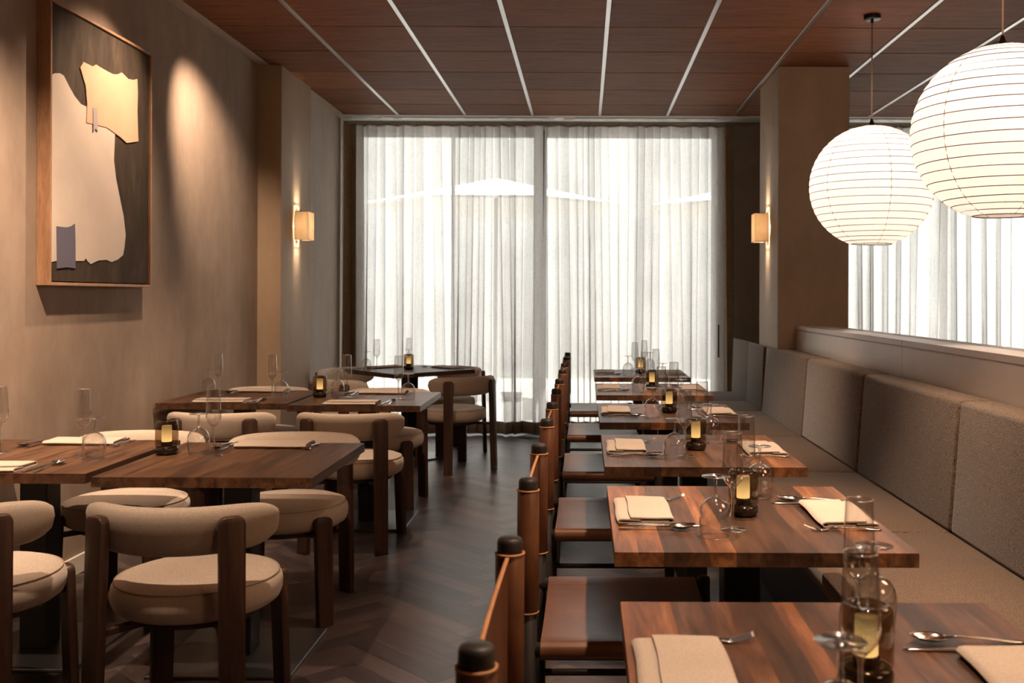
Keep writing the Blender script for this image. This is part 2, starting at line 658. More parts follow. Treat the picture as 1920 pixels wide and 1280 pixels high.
# ------------------------------------------------------------------ ceiling: slab, veneer panels, metal grid bars
CZ = 3.01
ce = struct(MB().box(-2.5, 6.3, -2.6, 9.75, CZ + .016, CZ + .2).obj('ceiling', M['ceil_back']))
gx = [.131 + .6275 * k for k in range(-3, 10)]
gy = [6.19 + .6275 * k for k in range(-14, 6)]
full_panel = MB().box(-.2985, .2985, -.3068, .3068, 0, .014).mesh('panel', M['ceil'], .0015, 1)
edges_x = [-2.32 - .0155] + gx
for i in range(len(edges_x) - 1):
    for j in range(len(gy) - 1):
        x0, x1 = edges_x[i], edges_x[i + 1]
        y0, y1 = gy[j], gy[j + 1]
        if y1 < 3.0:
            continue
        y1c = min(y1, 9.20)
        if i > 0 and y1 <= 9.21:
            me = full_panel
        else:
            me = MB().box(-(x1 - x0) / 2 + .0155, (x1 - x0) / 2 - .0155, -(y1c - y0) / 2 + .007, (y1c - y0) / 2 - .007,
                          0, .014).mesh('panel', M['ceil'], .0015, 1)
        o = link('panel', me, ce, ((x0 + x1) / 2, (y0 + y1c) / 2, CZ + R.uniform(-.0004, .0008)))
MB().box(-2.32, 5.8, -2.5, 3.02, CZ, CZ + .015).obj('rear_panel', M['ceil'], ce)
for x in gx:
    for j in range(3, 10):
        pass
    MB().box(x - .0135, x + .0135, 3.0, 9.20, CZ - .0035, CZ + .012).obj('grid_bar', M['grid'], ce, .001, 1)

# ------------------------------------------------------------------ walls, pillars, trims
struct(MB().box(-2.55, -2.40, -2.6, 7.3, 0, CZ + .02).obj('wall_left', M['wall']))
struct(MB().box(-2.55, -2.33, 7.9, 9.75, 0, CZ + .02).obj('wall_left', M['wall_pale']))
struct(MB().box(-2.5, -2.228, 7.225, 8.00, 0, CZ - .002).obj('pillar', M['pillar'], None, .004, 1))
struct(MB().box(1.408, 1.926, 7.21, 7.97, 0, CZ - .002).obj('pillar', M['pillar'], None, .004, 1))
struct(MB().box(-2.5, -2.32, -2.6, 7.225, CZ - .004, CZ + .02).box(-2.5, -2.255, 8.0, 9.2, CZ - .004, CZ + .02).obj('trim_1', M['trim']))
struct(MB().box(-2.405, -2.388, -2.5, 7.225, 0, .088).obj('baseboard_left', M['base'], None, .002, 1))
struct(MB().box(-2.6, 6.4, -2.75, -2.6, 0, CZ + .2).obj('wall_rear', M['wall']))
struct(MB().box(6.2, 6.4, -2.6, 9.75, 0, CZ + .2).obj('wall_right', M['wall']))
# back wall: pieces round the two window openings
WY = 9.53
bw = MB()
bw.box(-2.55, -2.22, WY, WY + .3, 0, CZ + .2)
bw.box(1.28, 2.30, WY, WY + .3, 0, CZ + .2)
bw.box(5.9, 6.3, WY, WY + .3, 0, CZ + .2)
bw.box(-2.22, 1.28, WY, WY + .3, 2.93, CZ + .2)
bw.box(2.30, 5.9, WY, WY + .3, 2.93, CZ + .2)
struct(bw.obj('wall_back', M['pier']))


def window(name, x0, x1, mull):
    f = MB()
    y0, y1 = WY + .08, WY + .14
    f.box(x0, x0 + .05, y0, y1, 0, 2.93).box(x1 - .05, x1, y0, y1, 0, 2.93)
    f.box(x0, x1, y0, y1, 2.87, 2.93).box(x0, x1, y0, y1, 0, .05)
    w = struct(f.obj(name, M['dark_alu']))
    xs = [x0 + .05]
    for x, wd in mull:
        MB().box(x - wd / 2, x + wd / 2, y0 - (.09 if wd > .1 else 0), y1, .05, 2.87).obj('mullion', M['dark_alu'], w)
        xs += [x - wd / 2, x + wd / 2]
    xs.append(x1 - .05)
    for k in range(0, len(xs), 2):
        MB().box(xs[k], xs[k + 1], y0 + .025, y0 + .031, .05, 2.87).obj('pane', M['pane'], w)
    return w


window('window_1', -2.22, 1.28, [(-1.29, .03), (-.44, .12)])
window('window_2', 2.30, 5.9, [(3.5, .06), (4.7, .06)])

# header above the curtains with a long slot diffuser
hd = struct(MB().box(-2.335, 6.2, 9.205, 9.525, CZ - .004, CZ + .02).obj('trim_2', M['header']))
for x0, x1 in ((-1.9, -.35), (-.1, 1.25), (2.2, 3.6), (3.8, 5.6)):
    for y in (9.285, 9.305):
        MB().box(x0, x1, y, y + .010, CZ - .0046, CZ - .003).obj('slot', M['slot'], hd)

# ------------------------------------------------------------------ low partition behind the banquette
pt = struct(MB().box(1.548, 1.785, -1.0, 7.21, 0, 1.083).obj('partition', M['partition']))
for y0, y1 in ((4.80, 7.20), (2.40, 4.80), (0.0, 2.40), (-1.0, 0.0)):
    MB().box(1.543, 1.548, y0 + .0015, y1 - .0015, .02, 1.079).obj('panel', M['partition'], pt)
    MB().box(1.541, 1.690, y0 + .001, y1 - .001, 1.085, 1.115).obj('top_board', M['partition'], pt, .002, 1)
MB().box(1.69, 1.79, -1.0, 7.2, 1.083, 1.096).obj('grille_channel', M['slot'], pt)
for k in range(5):
    x = 1.695 + k * .0225
    MB().box(x, x + .011, -1.0, 7.2, 1.096, 1.114).obj('grille_slat', M['partition'], pt)


# ------------------------------------------------------------------ curtains
def curtain(x0, x1, yc, label, seed, pitch=.158, flare0=0.0, flare1=0.0, z0=.012, z1=2.965, cat='curtain', wand=None, lap=0):
    rr = random.Random(seed)
    root = thing('curtain', label, cat, ((x0 + x1) / 2, yc, 0), 0, 'sheer linen curtains')
    cx = (x0 + x1) / 2
    n = int((x1 - x0) / pitch * 18)
    nf = int((x1 - x0) / pitch) + 3
    amp = [rr.uniform(.6, 1.25) for _ in range(nf)]
    jit = [rr.uniform(-.25, .25) for _ in range(nf)]
    lean = [rr.uniform(-.05, .05) for _ in range(nf)]
    sub = [rr.uniform(-.5, .5) for _ in range(nf)]
    ph2 = rr.uniform(0, 6)

    def lerp(arr, t):
        i = int(t)
        f = t - i
        f = f * f * (3 - 2 * f)
        return arr[i] * (1 - f) + arr[min(i + 1, nf - 1)] * f

    wob = [rr.uniform(-.38, .38) for _ in range(nf)]

    def P(u, z):
        t0 = u * (x1 - x0) / pitch
        t = t0 + lerp(wob, t0 * .55)
        t = min(max(t, 0), nf - 1.001)
        d = 1 - z / z1
        ph = 2 * PI * (t + .6 * d * lerp(jit, t))
        A = .052 * lerp(amp, t) * (.8 + .5 * d)
        y = A * math.sin(ph) + d * .014 * lerp(sub, t) * math.sin(2 * ph + ph2) + .012 * d * math.sin(t * 1.3 + ph2)
        x = x0 + u * (x1 - x0) + d * lerp(lean, t) + .012 * math.sin(2 * ph + .6) * (.6 + d)
        x += flare0 * d * (1 - u) ** 6 + flare1 * d * u ** 6
        return (x - cx, y, z)

    def sheet(za, zb, nz, off=0.0, i0=0, i1=n):
        vs, fs = [], []
        for j in range(nz + 1):
            z = za + (zb - za) * j / nz
            for i in range(n + 1):
                p = P(i / n, z)
                vs.append((p[0], p[1] + off, p[2]))
        for j in range(nz):
            for i in range(i0, i1):
                a = j * (n + 1) + i
                fs.append((a, a + 1, a + n + 2, a + n + 1))
        used = sorted({q for f in fs for q in f})
        ix = {q: k for k, q in enumerate(used)}
        return MB().add([vs[q] for q in used], [tuple(ix[q] for q in f) for f in fs], True)
    hw = int(.13 / (x1 - x0) * n)
    ia, ib = (hw if lap < 0 else 0), (n - hw if lap > 0 else n)
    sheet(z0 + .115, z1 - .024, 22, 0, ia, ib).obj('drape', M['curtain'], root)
    if lap < 0:  # strip in front of the wall: missing backlight put into a browner colour
        sheet(z0 + .115, z1 - .024, 22, 0, 0, hw).obj('side_hem', M['hem'], root)
    if lap > 0:
        sheet(z0 + .115, z1 - .024, 22, 0, n - hw, n).obj('side_hem', M['hem'], root)
    sheet(z0, z0 + .115, 2).obj('hem', M['hem'], root)
    sheet(z1 - .024, z1, 1).obj('heading_tape', M['tape'], root)
    if wand is not None:
        MB().box(wand - cx - .008, wand - cx + .008, -.085, -.075, .75, 1.06).obj('draw_wand', M['dark_alu'], root, .003, 1)
    return root


curtain(-2.30, -.402, 9.415, 'sheer linen curtain hanging beside the plastered wall sconce pillar, from corner to wide mullion', 3, flare0=-.03, lap=-1)
curtain(-.396, 1.425, 9.42, 'sheer linen curtain behind the row of leather chairs, with dark draw wand', 8, wand=1.265, lap=1)
curtain(2.26, 4.0, 9.41, 'sheer linen curtain behind the paper lanterns, next to the square pillar', 13)
curtain(4.02, 6.1, 9.41, 'sheer linen curtain behind the paper lantern that hangs closer to the camera', 17)

# ------------------------------------------------------------------ outside: terrace, parasols, facade, added overhang against the sun
struct(MB().box(-40, 40, 9.75, 70, -.25, -.05).obj('pavement', M['pave']))
struct(MB().box(-8, 14, 9.72, 10.62, 3.10, 3.22).obj('roof', M['pier']))  # added and unseen: its edge sets the sun line on the curtain
struct(MB().box(-40, 40, 18.6, 19, -.05, 4.6).obj('wall_outside', M['facade']))
for k, (x, y, w, lab) in enumerate(((-1.2, 13.2, 1.75, 'white parasol on the terrace behind the sheer curtain, peak beside wide mullion'),
                                    (2.45, 13.4, 1.75, 'white parasol on the terrace behind the sheer curtain, behind the leather chair row'))):
    t = thing('parasol', lab, 'parasol', (x, y, -.05), 0, 'terrace parasols')
    n = 8
    vs = [(0, 0, 2.95)] + [(w * math.cos(2 * PI * i / n + .39), w * math.sin(2 * PI * i / n + .39), 2.56) for i in range(n)]
    vs += [(0, 0, 2.93)] + [(w * math.cos(2 * PI * i / n + .39) * .995, w * math.sin(2 * PI * i / n + .39) * .995, 2.53) for i in range(n)]
    fs = [(0, 1 + i, 1 + (i + 1) % n) for i in range(n)] + [(9, 10 + (i + 1) % n, 10 + i) for i in range(n)]
    fs += [(1 + i, 10 + i, 10 + (i + 1) % n, 1 + (i + 1) % n) for i in range(n)]
    MB().add(vs, fs).obj('canopy', M['parasol'], t)
    MB().lathe([(.03, 0), (.03, 2.9)], 10).obj('pole', M['dark_alu'], t)
    MB().box(-.35, .35, -.35, .35, 0, .06).obj('base', M['dark_alu'], t, .01, 1)

# ------------------------------------------------------------------ painting
pa = thing('painting', 'large abstract painting in a shallow wooden frame on the taupe plaster wall', 'painting', (-2.40, 4.815, 1.98))
PY0, PY1, PZ0, PZ1 = 4.31 - 4.815, 5.32 - 4.815, 1.36 - 1.98, 2.62 - 1.98
fr = MB()
t = .014
fr.box(.001, .062, PY0, PY0 + t, PZ0, PZ1).box(.001, .062, PY1 - t, PY1, PZ0, PZ1)
fr.box(.001, .062, PY0 + t, PY1 - t, PZ0, PZ0 + t).box(.001, .062, PY0 + t, PY1 - t, PZ1 - t, PZ1)
fr.obj('frame', M['frame'], pa, .0015, 1)
MB().box(.004, .052, PY0 + t + .006, PY1 - t - .006, PZ0 + t + .006, PZ1 - t - .006).obj('canvas', M['canvas'], pa)


def patch(name, pts, m, x0, x1):
    bm = bmesh.new()
    vs = [bm.verts.new((x0, y - 4.815, z - 1.98)) for y, z in pts]
    f = bm.faces.new(vs)
    g = bmesh.ops.extrude_face_region(bm, geom=[f])
    for v in g['geom']:
        if isinstance(v, bmesh.types.BMVert):
            v.co.x = x1
    bmesh.ops.triangulate(bm, faces=[q for q in bm.faces if len(q.verts) > 4])
    bmesh.ops.recalc_face_normals(bm, faces=bm.faces)
    me = bpy.data.meshes.new(name)
    bm.to_mesh(me)
    bm.free()
    me.materials.append(m)
    return link(name, me, pa)


patch('cream_shape', [(4.334, 2.283), (4.357, 2.297), (4.401, 2.307), (4.433, 2.303), (4.479, 2.265), (4.526, 2.231), (4.584, 2.205), (4.638, 2.203), (4.633, 2.127), (4.699, 2.131), (4.83, 2.136), (4.917, 2.121), (4.907, 1.99), (4.93, 1.9), (4.965, 1.823), (4.988, 1.772), (5.012, 1.72), (5.036, 1.626), (5.022, 1.56), (5.008, 1.522), (4.956, 1.498), (4.889, 1.482), (4.835, 1.491), (4.755, 1.485), (4.679, 1.465), (4.653, 1.477), (4.633, 1.491), (4.619, 1.478), (4.537, 1.475), (4.376, 1.469), (4.334, 1.463)], M['cream'], .052, .0545)
patch('peach_shape', [(4.573, 2.373), (4.602, 2.405), (4.691, 2.404), (4.722, 2.421), (4.753, 2.418), (4.827, 2.414), (4.893, 2.413), (4.949, 2.426), (4.983, 2.442), (5.053, 2.425), (5.112, 2.433), (5.155, 2.447), (5.161, 2.374), (5.156, 2.275), (5.17, 2.124), (5.038, 2.095), (4.968, 2.114), (4.83, 2.138), (4.75, 2.135), (4.633, 2.127), (4.638, 2.216), (4.622, 2.3)], M['peach'], .0525, .057)
patch('blue_shape', [(4.375, 1.623), (4.415, 1.623), (4.461, 1.624), (4.498, 1.632), (4.531, 1.646), (4.536, 1.544), (4.537, 1.441), (4.46, 1.444), (4.381, 1.436)], M['blue'], .0525, .057)
patch('lilac_tag', [(4.688, 2.208), (4.729, 2.213), (4.735, 2.101), (4.714, 2.113), (4.694, 2.092)], M['lilac'], .055, .059)


# ------------------------------------------------------------------ wall sconces
def sconce(xw, sgn, label):
    t = thing('wall_sconce', label, 'lamp', (xw, 7.61, 1.855), 0, 'box paper wall sconces')
    h, wd, dp, g = .108, .086, .113, .012
    MB().box(*sorted((.0005 * sgn, .010 * sgn)), -.03, .03, -.10, .10).obj('back_plate', M['sconce_wood'], t, .002, 1)
    xa, xb = g * sgn, dp * sgn
    sh = MB()
    th = .0015
    sh.box(*sorted((xa, xb)), -wd, -wd + th, -h, h).box(*sorted((xa, xb)), wd - th, wd, -h, h)
    sh.box(*sorted((xb - th * sgn, xb)), -wd + th, wd - th, -h, h)
    sh.obj('shade', M['sconce'], t)
    fr = MB()
    r = .0022
    for z in (-h, h):
        fr.tube([(xa, -wd, z), (xb, -wd, z), (xb, wd, z), (xa, wd, z)], r, 4, True, False)
    for (x, y) in ((xa, -wd), (xa, wd)):
        fr.tube([(x, y, -h), (x, y, h)], r, 4, False, False)
    fr.obj('shade_frame', M['sconce_wood'], t)
    bl = MB().lathe([(.001, -.03), (.012, -.024), (.016, 0), (.012, .024), (.001, .03)], 12)
    bl.obj('bulb', M['bulb'], t, loc=(.052 * sgn, 0, 0))
    light('sconce_glow', 'POINT', (.055 * sgn, 0, .0), 5.5, (1, .82, .64), size=.02, parent=t)
    for s in (1, -1):
        light('sconce_beam', 'SPOT', (.042 * sgn, 0, -.01 * s), 60, (1, .78, .58), aim=(.042 * sgn - .52 * sgn, 0, s), size=.012, angle=58, blend=.5, parent=t)


sconce(-2.228, 1, 'glowing paper box sconce on the plastered pillar at the taupe wall')
sconce(1.408, -1, 'glowing paper box sconce on the freestanding square pillar by the bench')


# ------------------------------------------------------------------ paper lanterns
def lantern(x, y, zc, label, cord_top):
    t = thing('paper_lantern', label, 'lamp', (x, y, zc), 0, 'round paper lanterns')
    a, cR = .362, .362
    nr = 21
    z_lo, z_hi = -.343, .352
    hs = []
    for i in range(nr + 1):
        q = i / nr
        # rings spaced evenly along the meridian, denser at the poles as seen
        ang = -1.245 + (1.245 + 1.38) * q
        hs.append(a * math.sin(ang) * 1.0)
    prof = []
    for i in range(nr):
        for s in range(4):
            z = hs[i] + (hs[i + 1] - hs[i]) * s / 4
            rad = math.sqrt(max(cR ** 2 - z * z, 0)) + .0035 * math.sin(PI * s / 4)
            prof.append((rad, z))
    prof.append((math.sqrt(cR ** 2 - hs[-1] ** 2), hs[-1]))
    MB().lathe(prof, 64, True, None, False, False).obj('paper_shade', M['paper'], t)
    for i in range(nr + 1):
        rad = math.sqrt(cR ** 2 - hs[i] ** 2) + .0008
        w1, w2, p1 = R.uniform(-.0025, .0025), R.uniform(-.0015, .0015), R.uniform(0, 6)
        pts = [(rad * math.cos(q), rad * math.sin(q), hs[i] + w1 * math.cos(q) + w2 * math.sin(2 * q + p1)) for q in [2 * PI * k / 56 for k in range(56)]]
        MB().tube(pts, .0019 if 0 < i < nr else .0024, 5, True).obj('rib', M['rib'], t)
    for k in range(6):
        q = 2 * PI * k / 6 - 1.55
        pts = []
        for i in range(nr + 1):
            rad = math.sqrt(cR ** 2 - hs[i] ** 2) + .0022
            pts.append((rad * math.cos(q), rad * math.sin(q), hs[i]))
        MB().tube(pts, .0014, 4).obj('string', M['string'], t)
    top = hs[-1]
    # wire holder, socket, cord, ceiling rose
    MB().tube([(-.066, 0, top), (-.03, 0, top + .02), (0, 0, top + .028), (.03, 0, top + .02), (.066, 0, top)], .0022, 6).obj('hanger_wire', M['socket'], t)
    MB().lathe([(.012, -.06), (.015, -.055), (.016, .0), (.011, .022), (.005, .038)], 14).obj('socket', M['socket'], t, loc=(0, 0, top + .012))
    MB().lathe([(.001, -.045), (.024, -.038), (.033, -.012), (.026, .018), (.012, .04)], 16).obj('bulb', M['bulb'], t, loc=(0, 0, top - .09))
    MB().lathe([(.0042, 0), (.0042, CZ - .03 - zc - top - .045)], 8).obj('cord', M['cord'], t, loc=(0, 0, top + .045))
    MB().lathe([(.047, 0), (.05, .002), (.05, .026), (.047, .028)], 28, True).obj('ceiling_rose', M['canopy'], t, sharp=.6, loc=(0, 0, CZ - .028 - zc))
    MB().lathe([(.010, -.022), (.010, 0)], 12).obj('cord_grip', M['canopy'], t, loc=(0, 0, CZ - .028 - zc))
    light('lantern_bulb', 'POINT', (0, 0, .08), 5.4, (1, .83, .73), size=.05, parent=t)


lantern(1.71, 5.90, 1.985, 'round paper lantern hanging farther off in front of the square pillar', 3)
lantern(1.727, 4.09, 2.005, 'round paper lantern hanging closer to the camera, cut by the frame edge', 3)

# ------------------------------------------------------------------ banquette
bq = thing('banquette', 'long tweed banquette with tall back cushions along the pale partition', 'bench', (0, 0, 0))
MB().box(.83, 1.402, -.3, 9.12, .0, .384).obj('plinth', M['steel_black'], bq)
ys = [-.09, 1.16, 2.41, 3.66, 4.92, 6.17, 7.55, 8.29, 9.12]


def hexa(y0, y1, xb, m, name):
    pr = [(1.354, .446), (1.390, .940), (xb, .940), (xb, .446)]
    vs = [(x, y, z) for y in (y0, y1) for x, z in pr]
    k = len(pr)
    fs = [tuple(range(k)), tuple(reversed(range(k, 2 * k)))] + [(i, (i + 1) % k, k + (i + 1) % k, k + i) for i in range(k)]
    return MB().add(vs, fs).obj(name, m, bq, .020, 4)


def far_back(y0, y1):
    pr = [(1.354, .446), (1.370, .944), (1.404, .944), (1.404, .446)]
    vs = [(x, y, z) for y in (y0, y1) for x, z in pr]
    k = len(pr)
    fs = [tuple(range(k)), tuple(reversed(range(k, 2 * k)))] + [(i, (i + 1) % k, k + (i + 1) % k, k + i) for i in range(k)]
    return MB().add(vs, fs).obj('back_cushion', M['bench'], bq, .010, 3)


def notched_back(y0, y1, yn):
    """the cushion that is cut round the corner of the pillar"""
    plan = [(None, y0), (None, y1), (1.404, y1), (1.404, yn), (1.540, yn), (1.540, y0)]
    vs = [(xf if x is None else x, y, z) for xf, z in ((1.354, .446), (1.390, .940)) for x, y in plan]
    fs = [tuple(range(6)), tuple(range(6, 12))] + [(i, (i + 1) % 6, 6 + (i + 1) % 6, 6 + i) for i in range(6)]
    # the thin tongue beside the pillar narrows to the top, as its front leans back
    return MB().add(vs, fs).obj('back_cushion', M['bench'], bq, .006, 3)


for i in range(len(ys) - 1):
    g0, g1 = ys[i] + .004, ys[i + 1] - .004
    if i >= 6:
        far_back(g0 + (.012 if i == 6 else -.003), g1 + (.003 if i == 6 else 0))
    elif i == 5:
        notched_back(g0, g1, 7.203)
    else:
        hexa(g0, g1, 1.540, M['bench'], 'back_cushion')
for i in range(len(ys) - 1):
    MB().box(.752, 1.364, ys[i] + .0015, ys[i + 1] - .0015, .385, .452).obj('seat_cushion', M['bench_seat'], bq, .012, 3)


# ------------------------------------------------------------------ tables
def table_builder(wx, wy, seed, lab):
    def build():
        rr = random.Random(seed)
        t = thing('dining_table', lab, 'table')
        n = 12
        ws = [rr.uniform(.55, 1.45) for _ in range(n)]
        k = wx / sum(ws)
        x = -wx / 2
        for w in ws:
            w *= k
            MB().box(-w / 2, w / 2, -wy / 2, wy / 2, .686, .72).obj('stave', M['walnut'], t, loc=(x + w / 2, 0, 0))
            x += w
        MB().box(-.16, .16, -.16, .16, .678, .6858).obj('mounting_plate', M['steel_black'], t)
        MB().box(-.05, .05, -.05, .05, .012, .678).obj('pedestal', M['steel_black'], t, .003, 1)
        MB().box(-.25, .25, -.25, .25, .0008, .012).obj('base_plate', M['plate'], t, .002, 1)
        return t
    return build


ORD = ['first', 'second', 'third', 'fourth', 'fifth', 'sixth']
RT = [(.43, 7.745, 1), (.43, 6.43, 2), (.43, 5.12, 3), (.43, 3.89, 4), (.43, 2.726, 5), (.43, 1.535, 6)]
LT = {'wall table of the nearer pair': (-2.036, 3.695), 'aisle table of the nearer pair': (-1.26, 3.635),
      'wall table of the farther pair': (-2.02, 5.865), 'aisle table of the farther pair': (-1.262, 5.78)}
TP = [Proto(table_builder(.716, .815, s, '')) for s in (21, 33, 47)]
TL = [Proto(table_builder(.728, .775, s, '')) for s in (5, 62)]
for i, (x, y, k) in enumerate(RT):
    TP[i % 3].put((x, y, 0), PI if i % 2 else 0, 'walnut table along the banquette, %s of six counted from the curtain' % ORD[k - 1], 'walnut tables along the banquette')
for i, (nm, (x, y)) in enumerate(LT.items()):
    TL[i % 2].put((x, y, 0), 0, 'walnut pedestal table, the ' + nm, 'walnut tables along the plaster wall')
TL[1].put((-1.435, 8.09, 0), math.radians(-46), 'walnut table turned diagonally in the window corner among cream chairs', 'walnut tables along the plaster wall')


# ------------------------------------------------------------------ cream round chairs (face +y)
def arc_pad():
    """curved upholstered backrest: rounded section swept along an arc, closing at both ends"""
    vs, fs = [], []
    Rr, half = .318, math.radians(60)
    n, m = 40, 20
    for j in range(n + 1):
        q = -1 + 2 * j / n
        ang = q * half
        e = (1 - abs(q) ** 7.0) ** .5 if abs(q) < 1 else 0.0
        e = max(e, .02)
        hz = .072 * e * (1 - .05 * q * q)
        hr = .040 * (e ** .8) * (1 - .12 * q * q)
        cx, cy = Rr * math.sin(ang), .068 - Rr * math.cos(ang)
        nx, ny = math.sin(ang), -math.cos(ang)
        for i in range(m):
            p = 2 * PI * i / m
            c, s_ = math.cos(p), math.sin(p)
            sx = math.copysign(abs(c) ** .75, c) * hr
            sz = math.copysign(abs(s_) ** .8, s_) * hz
            lean = -.012 * (sz / .07)
            vs.append((cx + nx * (sx - lean), cy + ny * (sx - lean),   .644 + sz + .006 * q * q))
    for j in range(n):
        for i in range(m):
            k = (i + 1) % m
            fs.append((j * m + i, j * m + k, (j + 1) * m + k, (j + 1) * m + i))
    fs.append(tuple(range(m)))
    fs.append(tuple(reversed(range(n * m, n * m + m))))
    return MB().add(vs, fs, True)


def plank_leg(ang, rad0, rad1, top, w, th):
    """upright plank leg with a rounded top, tangent to a circle round the seat; rad0 at floor, rad1 at top"""
    c, s_ = math.cos(ang), math.sin(ang)
    nrm, tan = Vector((c, s_, 0)), Vector((-s_, c, 0))
    prof = []
    rt = w * .28
    for k in range(4):
        a = k / 3 * PI / 2
        prof.append((w / 2 - rt + rt * math.cos(a), top - rt + rt * math.sin(a)))
    side = [(w / 2 * .9, 0)] + prof
    out = side + [(-x, z) for x, z in reversed(side)]
    vs, fs = [], []
    for d in (-th / 2, th / 2):
        for x, z in out:
            r = rad0 + (rad1 - rad0) * min(1, z / top)
            vs.append(nrm * (r + d) + tan * x + Vector((0, 0, z)))
    k = len(out)
    fs = [tuple(range(k)), tuple(reversed(range(k, 2 * k)))] + [(i, (i + 1) % k, k + (i + 1) % k, k + i) for i in range(k)]
    return MB().add(vs, fs)


def build_round_chair():
    t = thing('round_chair', '', 'chair')
    pr = [(.02, .366), (.17, .364), (.222, .370), (.242, .384), (.250, .405), (.2515, .425), (.248, .444), (.236, .460), (.212, .4695), (.15, .474), (.05, .476), (.001, .476)]
    MB().lathe(pr, 56).obj('seat', M['boucle'], t)
    MB().tube([(.2395 * math.cos(q), .2395 * math.sin(q), .4585) for q in [2 * PI * k / 48 for k in range(48)]], .0022, 5, True).obj('seat_piping', M['seam'], t)
    arc_pad().obj('backrest', M['boucle'], t)
    # rear legs rise behind the backrest; the arc of the backrest is centred at (0, .068)
    for s in (-1, 1):
        ang = -PI / 2 + s * math.radians(31)
        mb = plank_leg(ang, .390, .370, .690, .074, .030)
        mb.v = [(v[0], v[1] + .068, v[2]) for v in mb.v]
        mb.obj('rear_leg', M['chair_wood'], t, .004, 2)
    for s in (-1, 1):
        plank_leg(PI / 2 - s * math.radians(45), .284, .2665, .432, .076, .028).obj('front_leg', M['chair_wood'], t, .004, 2)
    fr = MB()
    for s in (-1, 1):
        fr.tube([(-s * .185, .185, .351), (0, 0, .353), (s * .187, -.235, .351)], [(.022, .012)] * 3, 4, False, False)
    fr.lathe([(.16, .345), (.19, .345), (.19, .366), (.16, .366)], 32, False, None, False, False)
    fr.obj('seat_frame', M['chair_wood'], t)
    return t


RC = Proto(build_round_chair)
G = 'cream round chairs'
D = math.radians
for (x, y, a, lab) in (
        (-1.195, 3.06, 0, 'cream upholstered round chair in front, its whole back turned to the camera'),
        (-1.885, 3.06, 4, 'cream upholstered round chair cut by the frame edge, back to the camera'),
        (-1.245, 4.13, 183, 'cream round chair tucked under the far side of the nearer aisle table'),
        (-1.93, 4.16, 180, 'cream round chair tucked under the far side of the nearer wall table'),
        (-1.905, 5.30, 0, 'cream round chair with its back to the camera, at the farther wall table'),
        (-1.225, 5.30, -2, 'cream round chair with its back to the camera, at the farther aisle table'),
        (-2.07, 6.31, 180, 'cream round chair tucked behind the farther wall table beside the pillar'),
        (-1.27, 6.24, 178, 'cream round chair tucked under the window side of the farther aisle table'),
        (-1.01, 7.60, 38, 'cream round chair standing open to the aisle at the diagonal corner table'),
        (-1.71, 7.34, -38, 'cream round chair at the diagonal table, hidden behind the farther candle lamp'),
        (-1.176, 8.34, 134, 'cream round chair against the curtain, aisle side of the diagonal table'),
        (-1.885, 8.14, -127, 'cream round chair against the curtain, in the wall corner at the diagonal table')):
    RC.put((x, y, 0), D(a), lab, G)


